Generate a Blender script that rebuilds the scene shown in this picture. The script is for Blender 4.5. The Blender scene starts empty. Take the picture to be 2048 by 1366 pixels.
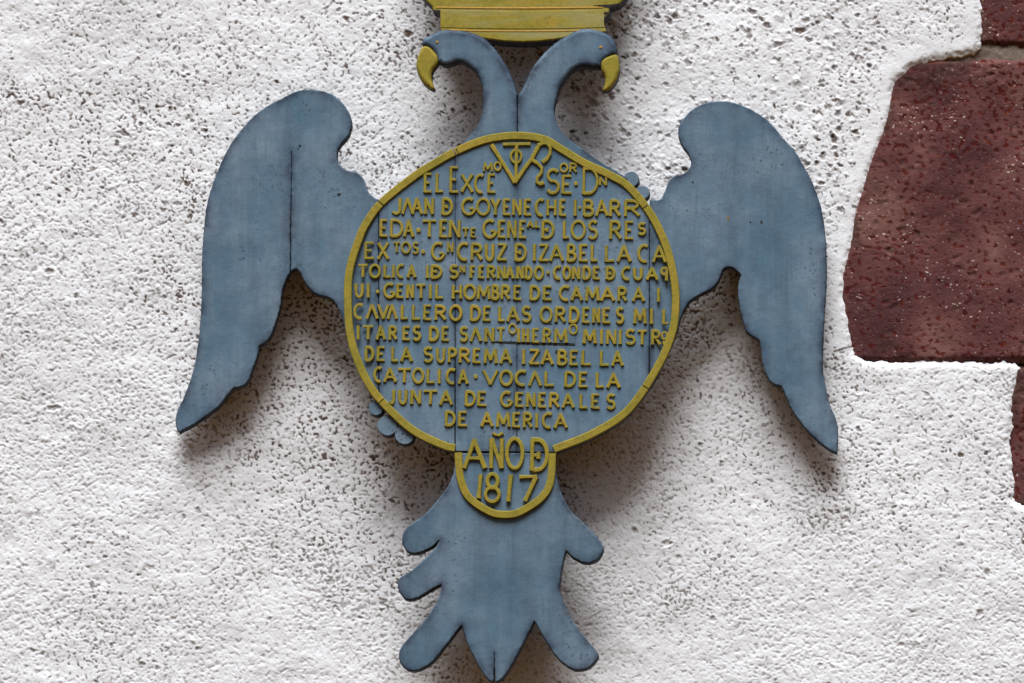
import bpy, math, random
import numpy as np
from mathutils import Vector, geometry

S = bpy.context.scene
COL = S.collection
rng = np.random.default_rng(1817)
random.seed(1817)

# ---------------------------------------------------------------- camera
PITCH, YAW, DIST = math.radians(12), math.radians(5), 10.0
FPX = DIST / 0.001                      # 1 px of the 2048 px picture = 1 mm at the wall
view = Vector((-math.sin(YAW) * math.cos(PITCH), math.cos(YAW) * math.cos(PITCH), math.sin(PITCH)))
right = Vector((math.cos(YAW), math.sin(YAW), 0))
up = right.cross(view)
cam_pos = -DIST * view
cd = bpy.data.cameras.new("camera")
cam = bpy.data.objects.new("camera", cd)
COL.objects.link(cam)
cam.location = cam_pos
cam.rotation_euler = view.to_track_quat('-Z', 'Y').to_euler()
cd.sensor_width = 36
cd.lens = 36 * FPX / 2048
cd.clip_end = 200
S.camera = cam

# ---------------------------------------------------------------- light
SUN_EL, SUN_SIDE, SUN_ANGLE, SUN_E = 65, 5, 36, 5.0
SKY_STRENGTH, EXPOSURE = 0.05, 0.09
el, side = math.radians(SUN_EL), math.radians(SUN_SIDE)
to_sun = Vector((-math.sin(side) * math.cos(el), -math.cos(side) * math.cos(el), math.sin(el)))
sl = bpy.data.lights.new("sun", 'SUN')
sl.energy, sl.angle, sl.color = SUN_E, math.radians(SUN_ANGLE), (1.0, 0.995, 0.99)
sun = bpy.data.objects.new("sun", sl)
COL.objects.link(sun)
sun.rotation_euler = (-to_sun).to_track_quat('-Z', 'Y').to_euler()
sun.location = (0, -3, 6)

w = bpy.data.worlds.new("World")
S.world = w
w.use_nodes = True
nt = w.node_tree
bg = nt.nodes["Background"]
sky = nt.nodes.new("ShaderNodeTexSky")
sky.sky_type = 'NISHITA'
sky.sun_disc = False
sky.sun_elevation = el
sky.sun_rotation = math.atan2(to_sun.x, to_sun.y)
sky.dust_density = 8.0
sky.altitude = 0
sky.air_density = 1.0
tc = nt.nodes.new("ShaderNodeTexCoord")
sep = nt.nodes.new("ShaderNodeSeparateXYZ")
gt = nt.nodes.new("ShaderNodeMapRange")
gt.inputs[1].default_value, gt.inputs[2].default_value = -0.03, 0.0
mx = nt.nodes.new("ShaderNodeMix")
mx.data_type = 'RGBA'
mx.inputs[6].default_value = (2.7, 1.15, 0.04, 1)     # unseen ground below the horizon, orange glow added to warm the shadows
nt.links.new(tc.outputs['Generated'], sep.inputs[0])
nt.links.new(sep.outputs[2], gt.inputs[0])
nt.links.new(gt.outputs[0], mx.inputs[0])
nt.links.new(sky.outputs[0], mx.inputs[7])
nt.links.new(mx.outputs[2], bg.inputs[0])
bg.inputs[1].default_value = SKY_STRENGTH

vs = S.view_settings
vs.view_transform = 'Standard'
vs.look = 'None'
vs.exposure = EXPOSURE
vs.gamma = 1
vs.use_curve_mapping = False


# ---------------------------------------------------------------- helpers
def unproject(px, py, Y):
    """pixel of the 2048x1366 picture -> X, Z on the vertical plane y = Y"""
    ray = view + right * ((px - 1024) / FPX) + up * ((683 - py) / FPX)
    t = (Y - cam_pos.y) / ray.y
    return cam_pos.x + ray.x * t, cam_pos.z + ray.z * t


def np_unproject(px, py, Y):
    a, b = (px - 1024) / FPX, (683 - py) / FPX
    rx = view.x + right.x * a + up.x * b
    ry = view.y + right.y * a + up.y * b
    rz = view.z + right.z * a + up.z * b
    t = (Y - cam_pos.y) / ry
    return cam_pos.x + rx * t, cam_pos.z + rz * t


def empty(name, loc, **props):
    o = bpy.data.objects.new(name, None)
    o.empty_display_size = 0.1
    o.location = loc
    COL.objects.link(o)
    for k, v in props.items():
        o[k] = v
    return o


def world_loc(o):
    v = Vector((0, 0, 0))
    while o:
        v += o.location
        o = o.parent
    return v


def link_mesh(name, verts, faces, mats, parent, face_mats=None, smooth=None, label=None):
    off = world_loc(parent) if parent else Vector((0, 0, 0))
    me = bpy.data.meshes.new(name)
    me.from_pydata([(v[0] - off.x, v[1] - off.y, v[2] - off.z) for v in verts], [], faces)
    for m in mats:
        me.materials.append(m)
    if face_mats is not None:
        me.polygons.foreach_set("material_index", face_mats)
    if smooth is not None:
        me.polygons.foreach_set("use_smooth", smooth)
    me.update()
    o = bpy.data.objects.new(name, me)
    COL.objects.link(o)
    o.parent = parent
    if label:
        o["label"] = label
    return o


def catmull(pts, closed, step=4.0):
    n = len(pts)
    out = []
    for i in range(n if closed else n - 1):
        p1, p2 = pts[i], pts[(i + 1) % n]
        p0 = pts[i - 1] if (closed or i > 0) else (2 * p1[0] - p2[0], 2 * p1[1] - p2[1])
        p3 = pts[(i + 2) % n] if (closed or i + 2 < n) else (2 * p2[0] - p1[0], 2 * p2[1] - p1[1])
        k = max(1, int(math.hypot(p2[0] - p1[0], p2[1] - p1[1]) / step))
        for j in range(k):
            t = j / k
            q = []
            for a in (0, 1):
                q.append(0.5 * (2 * p1[a] + (p2[a] - p0[a]) * t + (2 * p0[a] - 5 * p1[a] + 4 * p2[a] - p3[a]) * t * t
                                + (3 * p1[a] - p0[a] - 3 * p2[a] + p3[a]) * t ** 3))
            out.append(tuple(q))
    if not closed:
        out.append(tuple(pts[-1][:2]))
    return out


def smooth_outline(pts, step=4.0):
    """points flagged with a third value are kept as corners"""
    cs = [i for i, p in enumerate(pts) if len(p) > 2 and p[2]]
    if not cs:
        return catmull([p[:2] for p in pts], True, step)
    pts = pts[cs[0]:] + pts[:cs[0]] + [pts[cs[0]]]
    out, cur = [], [pts[0][:2]]
    for p in pts[1:]:
        cur.append(p[:2])
        if len(p) > 2 and p[2]:
            out += catmull(cur, False, step)[:-1]
            cur = [p[:2]]
    return out


def poly_sdf(px, py, poly):
    """> 0 outside the polygon, px"""
    d2 = np.full(px.shape, 1e12)
    inside = np.zeros(px.shape, bool)
    n = len(poly)
    for i in range(n):
        ax, ay = poly[i]
        bx, by = poly[(i + 1) % n]
        ex, ey = bx - ax, by - ay
        t = np.clip(((px - ax) * ex + (py - ay) * ey) / (ex * ex + ey * ey), 0, 1)
        d2 = np.minimum(d2, (px - ax - t * ex) ** 2 + (py - ay - t * ey) ** 2)
        cond = (ay > py) != (by > py)
        if ey != 0:
            inside ^= cond & (px < ex * (py - ay) / ey + ax)
    d = np.sqrt(d2)
    return np.where(inside, -d, d)


def signed_area(l):
    return 0.5 * sum(l[i - 1][0] * l[i][1] - l[i][0] * l[i - 1][1] for i in range(len(l)))


def inset(l, dist):
    n = len(l)
    res = []
    for i in range(n):
        p, a, b = l[i], l[i - 1], l[(i + 1) % n]
        e1 = (p[0] - a[0], p[1] - a[1])
        e2 = (b[0] - p[0], b[1] - p[1])
        l1, l2 = math.hypot(*e1) or 1e-9, math.hypot(*e2) or 1e-9
        n1, n2 = (-e1[1] / l1, e1[0] / l1), (-e2[1] / l2, e2[0] / l2)
        m = (n1[0] + n2[0], n1[1] + n2[1])
        k = max(0.35, (m[0] ** 2 + m[1] ** 2) / 4)
        d = dist[i] if hasattr(dist, '__len__') else dist
        res.append((p[0] + m[0] * d / (2 * k), p[1] + m[1] * d / (2 * k)))
    return res


def board(name, pts, Yf, T, mats, parent, bevel=1.6, nb=2, step=4.0, rough=0.3, label=None, presmoothed=False, warp=None, fine=0, wobble=1.3):
    """a sawn board: outline in picture px (= mm), front at y = Yf (m), T mm thick, rounded front edge.
    mats = (front, side[, bevel])"""
    l = [p[:2] for p in pts] if presmoothed else smooth_outline(pts, step)
    clean = []
    for p in l:
        if not clean or math.hypot(p[0] - clean[-1][0], p[1] - clean[-1][1]) > 0.25:
            clean.append(p)
    l = clean
    if math.hypot(l[0][0] - l[-1][0], l[0][1] - l[-1][1]) < 0.25:
        l.pop()
    if signed_area(l) < 0:
        l.reverse()
    if rough:
        l = [(p[0] + random.gauss(0, rough), p[1] + random.gauss(0, rough)) for p in l]
    bw = [bevel(*p) for p in l] if callable(bevel) else [bevel] * len(l)
    n = len(l)
    loops = [(l, [T] * n), (l, bw)]
    for k in range(1, nb + 1):
        a = math.pi / 2 * k / nb
        ins = inset(l, [b * (1 - math.cos(a)) for b in bw])
        loops.append((ins, [b * (1 - math.sin(a)) for b in bw]))
    verts, faces, fm, sm = [], [], [], []

    def put(lp, dp):
        base = len(verts)
        for p, d in zip(lp, dp):
            wy = warp(*p) / 1000 if warp else 0
            X, Z = unproject(p[0], p[1], Yf + wy)
            verts.append((X, Yf + d / 1000 + wy, Z))
        return base
    bases = [put(*lp) for lp in loops]
    for r in range(len(bases) - 1):
        for i in range(n):
            j = (i + 1) % n
            faces.append((bases[r] + i, bases[r] + j, bases[r + 1] + j, bases[r + 1] + i))
            fm.append(1 if r == 0 else (2 if len(mats) > 2 and r <= nb // 2 else 0))
            sm.append(r > 0)
    lp = loops[-1][0]
    xs = [p[0] for p in lp]
    ys = [p[1] for p in lp]
    pts2 = [Vector((p[0], p[1])) for p in lp]
    if fine:
        gx, gy = np.meshgrid(np.arange(min(xs), max(xs), fine), np.arange(min(ys), max(ys), fine))
        gx = gx + np.where((np.arange(gx.shape[0]) % 2)[:, None], fine / 2, 0)
        d = poly_sdf(gx.ravel(), gy.ravel(), lp)
        pts2 += [Vector((x, y)) for x, y, q in zip(gx.ravel(), gy.ravel(), d) if q < -fine * .6]
    vo, _, fo, ov, _, _ = geometry.delaunay_2d_cdt(pts2, [], [list(range(len(lp)))], 1, 1e-4)
    vx, vy = np.array([p[0] for p in vo]), np.array([p[1] for p in vo])
    ed = -poly_sdf(vx, vy, lp)
    wob = wobble * fbm(vx, vy, 130, 900 + len(lp), 3) * smoothstep(0, 14, ed) if fine else np.zeros(len(vx))
    nrim = len(verts)
    cap = len(verts)
    for k in range(len(vo)):
        wy = warp(vx[k], vy[k]) / 1000 if warp else 0
        X, Z = unproject(vx[k], vy[k], Yf + wy)
        verts.append((X, Yf + wy + wob[k] / 1000, Z))
    for t in fo:
        ar = sum(vx[t[i - 1]] * vy[t[i]] - vx[t[i]] * vy[t[i - 1]] for i in range(len(t)))
        faces.append(tuple(cap + i for i in (t if ar > 0 else reversed(t))))
        fm.append(0)
        sm.append(bool(fine))
    for t in geometry.tessellate_polygon([[Vector((p[0], p[1], 0)) for p in l]]):
        faces.append(tuple(bases[0] + i for i in t))
        fm.append(1)
        sm.append(False)
    o = link_mesh(name, verts, faces, list(mats), parent, fm, sm, label)
    at = o.data.attributes.new("rim", 'FLOAT', 'POINT')
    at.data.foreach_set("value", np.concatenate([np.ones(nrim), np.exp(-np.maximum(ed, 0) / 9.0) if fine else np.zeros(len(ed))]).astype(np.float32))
    return o


def strip_solid(name, outer, inner, Yb, h, mat, parent, bevel=1.4, label=None, breaks=()):
    """raised flat moulding between two matching px polylines; breaks = indices where a saw cut leaves a gap"""
    verts, faces = [], []
    n = len(outer)
    runs, cur = [], []
    for i in range(n):
        cur.append(i)
        if i in breaks:
            runs.append(cur)
            cur = [i]
    runs.append(cur)
    for run in runs:
        base0 = len(verts)
        for q, i in enumerate(run):
            o, c = outer[i], inner[i]
            if q == 0 and run is not runs[0]:
                j = run[1]
                o = (o[0] + (outer[j][0] - o[0]) * .4, o[1] + (outer[j][1] - o[1]) * .4)
                c = (c[0] + (inner[j][0] - c[0]) * .4, c[1] + (inner[j][1] - c[1]) * .4)
            L = math.hypot(c[0] - o[0], c[1] - o[1])
            u = ((c[0] - o[0]) / L, (c[1] - o[1]) / L)
            prof = ((0, 0), (0.3, h - bevel), (bevel + .3, h), (L - bevel - .3, h), (L - .3, h - bevel), (L, 0))
            for s, z in prof:
                X, Z = unproject(o[0] + u[0] * s, o[1] + u[1] * s, Yb)
                verts.append((X, Yb - z / 1000, Z))
        m = len(run)
        for q in range(m - 1):
            for k in range(5):
                a = base0 + q * 6 + k
                faces.append((a, a + 6, a + 7, a + 1))
        faces.append(tuple(base0 + k for k in range(6)))
        faces.append(tuple(base0 + (m - 1) * 6 + k for k in reversed(range(6))))
    return link_mesh(name, verts, faces, [mat], parent, label=label)


# ---------------------------------------------------------------- noise on grids
def vnoise(x, y, scale, seed):
    r = np.random.default_rng(seed)
    N = 256
    lat = r.random((N, N))
    gx, gy = x / scale, y / scale
    ix, iy = np.floor(gx).astype(int), np.floor(gy).astype(int)
    fx, fy = gx - ix, gy - iy
    fx, fy = fx * fx * fx * (fx * (fx * 6 - 15) + 10), fy * fy * fy * (fy * (fy * 6 - 15) + 10)
    a, b = lat[iy % N, ix % N], lat[iy % N, (ix + 1) % N]
    c, d = lat[(iy + 1) % N, ix % N], lat[(iy + 1) % N, (ix + 1) % N]
    return (a * (1 - fx) + b * fx) * (1 - fy) + (c * (1 - fx) + d * fx) * fy - 0.5


def pnoise(x, y, scale, seed):
    r = np.random.default_rng(seed)
    M = 256
    ang = r.random((M, M)) * 2 * np.pi
    gxv, gyv = np.cos(ang), np.sin(ang)
    gx, gy = x / scale, y / scale
    ix, iy = np.floor(gx).astype(int), np.floor(gy).astype(int)
    fx, fy = gx - ix, gy - iy
    ux, uy = fx * fx * fx * (fx * (fx * 6 - 15) + 10), fy * fy * fy * (fy * (fy * 6 - 15) + 10)

    def g(a, b):
        yy, xx = (iy + b) % M, (ix + a) % M
        return gxv[yy, xx] * (fx - a) + gyv[yy, xx] * (fy - b)
    return (g(0, 0) * (1 - ux) + g(1, 0) * ux) * (1 - uy) + (g(0, 1) * (1 - ux) + g(1, 1) * ux) * uy


def fbm(x, y, scale, seed, octs=4, gain=0.5):
    t, a = 0, 1.0
    for k in range(octs):
        # rotate each octave so that the lattice does not show
        c, s = math.cos(0.6 + k * 1.1), math.sin(0.6 + k * 1.1)
        t = t + a * vnoise(x * c - y * s + 31.7 * k, x * s + y * c + 17.3 * k, scale, seed + k)
        scale *= 0.5
        a *= gain
    return t


def smoothstep(a, b, x):
    t = np.clip((x - a) / (b - a), 0, 1)
    return t * t * (3 - 2 * t)


# ---------------------------------------------------------------- materials
def new_mat(name):
    m = bpy.data.materials.new(name)
    m.use_nodes = True
    nt = m.node_tree
    return m, nt, nt.nodes["Principled BSDF"]


def N(nt, t, **inp):
    n = nt.nodes.new(t)
    for k, v in inp.items():
        n.inputs[k.replace('_', ' ')].default_value = v
    return n


def mapped(nt, scale=(1, 1, 1), rot=(0, 0, 0)):
    tc = nt.nodes.new("ShaderNodeTexCoord")
    mp = nt.nodes.new("ShaderNodeMapping")
    mp.inputs['Scale'].default_value = scale
    mp.inputs['Rotation'].default_value = rot
    nt.links.new(tc.outputs['Object'], mp.inputs[0])
    return mp.outputs[0]


def noise(nt, vec, scale, detail=4, rough=0.55, dist=0.0):
    n = N(nt, "ShaderNodeTexNoise", Scale=scale, Detail=detail, Roughness=rough, Distortion=dist)
    nt.links.new(vec, n.inputs['Vector'])
    return n.outputs['Fac']


def ramp(nt, src, stops):
    r = nt.nodes.new("ShaderNodeValToRGB")
    r.color_ramp.elements[0].position, r.color_ramp.elements[0].color = stops[0][0], (*stops[0][1], 1)
    r.color_ramp.elements[1].position, r.color_ramp.elements[1].color = stops[-1][0], (*stops[-1][1], 1)
    for p, c in stops[1:-1]:
        e = r.color_ramp.elements.new(p)
        e.color = (*c, 1)
    nt.links.new(src, r.inputs[0])
    return r.outputs[0]


def mask(nt, src, a, b):
    m = nt.nodes.new("ShaderNodeMapRange")
    m.inputs[1].default_value, m.inputs[2].default_value = a, b
    nt.links.new(src, m.inputs[0])
    return m.outputs[0]


def mix(nt, fac, a, b, mode='MIX'):
    m = nt.nodes.new("ShaderNodeMix")
    m.data_type = 'RGBA'
    m.blend_type = mode
    for sock, v in ((m.inputs[0], fac), (m.inputs[6], a), (m.inputs[7], b)):
        if hasattr(v, 'is_linked'):
            nt.links.new(v, sock)
        elif isinstance(v, tuple):
            sock.default_value = (*v, 1)
        else:
            sock.default_value = v
    return m.outputs[2]


def mathn(nt, op, a, b):
    m = nt.nodes.new("ShaderNodeMath")
    m.operation = op
    for s, v in ((m.inputs[0], a), (m.inputs[1], b)):
        if hasattr(v, 'is_linked'):
            nt.links.new(v, s)
        else:
            s.default_value = v
    return m.outputs[0]


def bump(nt, bsdf, height, strength, dist):
    b = N(nt, "ShaderNodeBump", Strength=strength, Distance=dist)
    nt.links.new(height, b.inputs['Height'])
    nt.links.new(b.outputs[0], bsdf.inputs['Normal'])


def blue_paint(name, tint=1.0, seed=0.0):
    m, nt, b = new_mat(name)
    v = mapped(nt)
    g = mapped(nt, (1, 1, 0.06))
    big = noise(nt, v, 7 + seed, 5, 0.6)
    mid = noise(nt, v, 32, 5, 0.65, 0.4)
    grain = noise(nt, g, 150, 4, 0.6)
    c = ramp(nt, big, [(0.32, (0.072 * tint, 0.144 * tint, 0.212 * tint)), (0.5, (0.108 * tint, 0.178 * tint, 0.249 * tint)),
                       (0.68, (0.152 * tint, 0.216 * tint, 0.284 * tint))])
    c = mix(nt, mathn(nt, 'MULTIPLY', mask(nt, mid, 0.42, 0.7), 0.5), c, (0.085, 0.125, 0.185))
    c = mix(nt, mathn(nt, 'MULTIPLY', mask(nt, grain, 0.5, 0.78), 0.35), c, (0.075, 0.11, 0.15))
    # mildew specks where a coarse noise allows them
    vo = N(nt, "ShaderNodeTexVoronoi", Scale=95.0, Randomness=1.0)
    nt.links.new(v, vo.inputs['Vector'])
    sp = mask(nt, vo.outputs['Distance'], 0.34, 0.16)
    zone = mask(nt, noise(nt, v, 7.0, 3, 0.6), 0.52, 0.68)
    fine = mask(nt, noise(nt, v, 150, 2, 0.6), 0.42, 0.54)
    sp = mathn(nt, 'MULTIPLY', mathn(nt, 'MULTIPLY', sp, zone), fine)
    c = mix(nt, mathn(nt, 'MULTIPLY', sp, 0.85), c, (0.025, 0.035, 0.05))
    streak = noise(nt, mapped(nt, (1, 1, 0.12)), 26 + 3 * seed, 5, 0.65, 0.3)
    c = mix(nt, mathn(nt, 'MULTIPLY', mask(nt, streak, 0.50, 0.72), 0.38), c, (0.060, 0.090, 0.125))
    c = mix(nt, mathn(nt, 'MULTIPLY', mask(nt, streak, 0.46, 0.30), 0.35), c, (0.185, 0.245, 0.300))
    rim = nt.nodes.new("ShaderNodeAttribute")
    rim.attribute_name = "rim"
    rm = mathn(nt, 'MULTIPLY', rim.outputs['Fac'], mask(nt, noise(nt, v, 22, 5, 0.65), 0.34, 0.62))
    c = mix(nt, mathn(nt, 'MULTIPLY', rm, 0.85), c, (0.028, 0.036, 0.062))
    # pale chalky scuffs
    sc = mask(nt, noise(nt, mapped(nt, (1, 1, .35)), 55, 5, 0.7), 0.66, 0.78)
    c = mix(nt, mathn(nt, 'MULTIPLY', sc, 0.3), c, (0.26, 0.30, 0.33))
    nt.links.new(c, b.inputs['Base Color'])
    b.inputs['Roughness'].default_value = 0.62
    b.inputs['Specular IOR Level'].default_value = 0.08
    h = mathn(nt, 'ADD', mathn(nt, 'MULTIPLY', grain, 0.5), mathn(nt, 'MULTIPLY', noise(nt, v, 200, 3, 0.6), 0.35))
    h = mathn(nt, 'ADD', h, mathn(nt, 'MULTIPLY', big, 4.0))
    bump(nt, b, h, 0.5, 0.0020)
    return m


def dark_edge():
    m, nt, b = new_mat("weathered_edge")
    v = mapped(nt)
    c = ramp(nt, noise(nt, v, 60, 4, 0.65), [(0.35, (0.012, 0.012, 0.016)), (0.7, (0.05, 0.052, 0.065))])
    nt.links.new(c, b.inputs['Base Color'])
    b.inputs['Roughness'].default_value = 0.85
    return m


def yellow_paint(name, crown=False):
    m, nt, b = new_mat(name)
    v = mapped(nt)
    a = noise(nt, v, 18, 4, 0.6)
    f = noise(nt, v, 120, 4, 0.65)
    c = ramp(nt, a, [(0.3, (0.235, 0.205, 0.030)), (0.5, (0.285, 0.240, 0.036)), (0.7, (0.34, 0.252, 0.040))])
    c = mix(nt, mathn(nt, 'MULTIPLY', mask(nt, f, 0.48, 0.70), 0.6), c, (0.17, 0.135, 0.030))
    c = mix(nt, mathn(nt, 'MULTIPLY', mask(nt, noise(nt, v, 260, 3, 0.7), 0.62, 0.72), 0.6), c, (0.09, 0.09, 0.075))
    if crown:
        st = noise(nt, mapped(nt, (0.10, 1, 1.0)), 42, 4, 0.6)
        c = mix(nt, mathn(nt, 'MULTIPLY', mask(nt, st, 0.44, 0.62), 0.8), c, (0.31, 0.30, 0.135))
        c = mix(nt, mathn(nt, 'MULTIPLY', mask(nt, noise(nt, mapped(nt, (0.3, 1, 1)), 20, 4, 0.6), 0.55, 0.72), 0.5), c, (0.36, 0.235, 0.03))
    nt.links.new(c, b.inputs['Base Color'])
    b.inputs['Roughness'].default_value = 0.55
    b.inputs['Specular IOR Level'].default_value = 0.08
    bump(nt, b, mathn(nt, 'ADD', f, mathn(nt, 'MULTIPLY', a, 2.0)), 0.5, 0.0012)
    return m


def flat_mat(name, col, rough=0.7):
    m, nt, b = new_mat(name)
    v = mapped(nt)
    c = mix(nt, mask(nt, noise(nt, v, 200, 3), 0.3, 0.7), tuple(x * 0.75 for x in col), tuple(min(1, x * 1.2) for x in col))
    nt.links.new(c, b.inputs['Base Color'])
    b.inputs['Roughness'].default_value = rough
    return m


def plaster_mat():
    m, nt, b = new_mat("whitewashed_roughcast")
    v = mapped(nt)
    at = nt.nodes.new("ShaderNodeAttribute")
    at.attribute_name = "dirt"
    big = noise(nt, v, 3.2, 4, 0.55)
    mid = noise(nt, v, 38, 5, 0.65)
    c = ramp(nt, big, [(0.35, (0.755, 0.79, 0.84)), (0.65, (0.79, 0.825, 0.87))])
    c = mix(nt, mathn(nt, 'MULTIPLY', mask(nt, mid, 0.48, 0.72), 0.34), c, (0.56, 0.545, 0.56))
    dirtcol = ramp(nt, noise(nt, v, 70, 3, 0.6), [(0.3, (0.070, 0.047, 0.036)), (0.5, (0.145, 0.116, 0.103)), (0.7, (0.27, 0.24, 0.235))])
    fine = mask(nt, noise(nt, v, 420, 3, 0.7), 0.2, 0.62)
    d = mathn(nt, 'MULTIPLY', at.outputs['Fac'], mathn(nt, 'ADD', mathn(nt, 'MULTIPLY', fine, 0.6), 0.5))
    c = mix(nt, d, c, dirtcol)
    nt.links.new(c, b.inputs['Base Color'])
    b.inputs['Roughness'].default_value = 0.9
    b.inputs['Specular IOR Level'].default_value = 0.05
    bump(nt, b, mathn(nt, 'ADD', noise(nt, v, 330, 4, 0.7), noise(nt, v, 120, 3, 0.6)), 0.35, 0.0018)
    return m


def stone_mat():
    m, nt, b = new_mat("red_painted_stone")
    v = mapped(nt)
    big = noise(nt, v, 5, 5, 0.6)
    c = ramp(nt, big, [(0.36, (0.070, 0.026, 0.029)), (0.5, (0.120, 0.046, 0.046)), (0.64, (0.185, 0.090, 0.080))])
    vec = mapped(nt, (1, 1, 1.5), (0, 0.35, 0))
    ba = nt.nodes.new("ShaderNodeAttribute")
    ba.attribute_name = "blotch"
    sp = ba.outputs['Fac']
    c = mix(nt, mathn(nt, 'MULTIPLY', mask(nt, noise(nt, vec, 120, 4, 0.6), 0.56, 0.70), 0.7), c, (0.15, 0.080, 0.070))
    c = mix(nt, mathn(nt, 'MULTIPLY', mask(nt, noise(nt, v, 30, 5, 0.7), 0.62, 0.75), 0.5), c, (0.17, 0.085, 0.05))
    red = ramp(nt, noise(nt, v, 45, 3, 0.6), [(0.35, (0.038, 0.003, 0.002)), (0.55, (0.075, 0.005, 0.002)), (0.7, (0.12, 0.022, 0.004))])
    c = mix(nt, mathn(nt, 'MULTIPLY', sp, 0.9), c, red)
    wh = mathn(nt, 'MULTIPLY', mask(nt, noise(nt, vec, 150, 1, 0.4), 0.69, 0.75), mask(nt, noise(nt, v, 8, 3), 0.42, 0.58))
    c = mix(nt, wh, c, (0.55, 0.46, 0.42))
    at = nt.nodes.new("ShaderNodeAttribute")
    at.attribute_name = "dirt"
    c = mix(nt, mathn(nt, 'MULTIPLY', at.outputs['Fac'], 0.8), c, (0.060, 0.036, 0.030))
    nt.links.new(c, b.inputs['Base Color'])
    b.inputs['Roughness'].default_value = 0.7
    b.inputs['Specular IOR Level'].default_value = 0.08
    bump(nt, b, mathn(nt, 'ADD', noise(nt, vec, 140, 5, 0.7), mathn(nt, 'MULTIPLY', sp, -0.3)), 0.55, 0.003)
    return m


BLUE = blue_paint("blue_grey_paint", 1.14)
BLUE_L = blue_paint("blue_grey_paint_left_wing", 1.08, 0.7)
EDGE = dark_edge()
RIM = blue_paint("worn_blue_rim", 0.5, 0.3)
YELLOW = yellow_paint("ochre_yellow_paint")
CROWN = yellow_paint("faded_crown_paint", True)
ORANGE = flat_mat("orange_line_paint", (0.42, 0.235, 0.022), 0.6)
DARK = flat_mat("dark_wood_and_shadow", (0.012, 0.011, 0.012), 0.9)
RUST = flat_mat("rust_spot", (0.20, 0.13, 0.04), 0.9)
PLASTER = plaster_mat()
STONE = stone_mat()
MORTAR = flat_mat("grey_mortar", (0.19, 0.15, 0.125), 0.95)

# ---------------------------------------------------------------- the wall
wall_root = empty("wall", (0, 0, unproject(1024, 1900, 0)[1]),
                  label="rough whitewashed plaster wall with dark red stone blocks showing at its right side",
                  category="wall", kind="thing")

STONE_EDGE = [(1962, -400), (1962, 0), (1964, 36), (1964, 90), (1960, 100), (1947, 108), (1922, 113), (1874, 119), (1845, 128), (1816, 144),
              (1797, 165), (1790, 194), (1786, 227), (1775, 263), (1757, 307), (1743, 351), (1731, 388), (1720, 424), (1708, 500),
              (1704, 515), (1694, 550), (1690, 585), (1696, 620), (1702, 663), (1706, 686), (1710, 709), (1729, 720), (1795, 722),
              (1873, 720), (1970, 722), (2030, 721), (2043, 733), (2040, 764), (2030, 795), (2028, 841), (2022, 888), (2024, 927),
              (2032, 966), (2032, 1000), (2048, 1010), (2300, 1014), (3600, 1014), (3600, -400)]


def axis(lo, f0, f1, hi, step):
    a = np.linspace(lo, f0, 40, endpoint=False)
    b = np.arange(f0, f1, step)
    c = np.linspace(f1, hi, 40)
    return np.concatenate([a, b, c])


def stamp(H, D, xs0, ys0, step, cx, cy, r, asp, ang, depth, dark, kind):
    R = r * asp * 1.5
    i0, i1 = int((cx - R - xs0) / step), int((cx + R - xs0) / step) + 2
    j0, j1 = int((cy - R - ys0) / step), int((cy + R - ys0) / step) + 2
    i0, j0 = max(i0, 0), max(j0, 0)
    i1, j1 = min(i1, H.shape[1]), min(j1, H.shape[0])
    if i1 <= i0 or j1 <= j0:
        return
    x = xs0 + step * np.arange(i0, i1) - cx
    y = (ys0 + step * np.arange(j0, j1) - cy)[:, None]
    c, s = math.cos(ang), math.sin(ang)
    u, v = (x * c + y * s) / (r * asp), (-x * s + y * c) / r
    q = np.sqrt(u * u + v * v)
    th = np.arctan2(v, u)
    q = q * (1 + 0.16 * np.cos(2 * th + cx) + 0.14 * np.cos(3 * th + cy) + 0.08 * np.cos(5 * th + cx + cy))
    if kind == 0:      # blow hole
        p = smoothstep(1.15, 0.35, q)
        H[j0:j1, i0:i1] -= depth * p - 0.25 * depth * np.exp(-((q - 1.15) / 0.25) ** 2)
        D[j0:j1, i0:i1] = np.maximum(D[j0:j1, i0:i1], dark * smoothstep(1.1, 0.5, q))
    elif kind == 1:    # grain of grit under the whitewash
        H[j0:j1, i0:i1] += depth * smoothstep(1.3, 0.1, q)
        D[j0:j1, i0:i1] = np.maximum(D[j0:j1, i0:i1], dark * np.exp(-((q - 0.95) / 0.3) ** 2))
    else:              # open crescent round a popped grain
        p = smoothstep(1.2, 0.6, q)
        H[j0:j1, i0:i1] += depth * p * (-u * 0.9)
        D[j0:j1, i0:i1] = np.maximum(D[j0:j1, i0:i1], dark * np.exp(-((q - 0.8) / 0.28) ** 2) * smoothstep(-0.2, 0.7, u))


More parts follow.
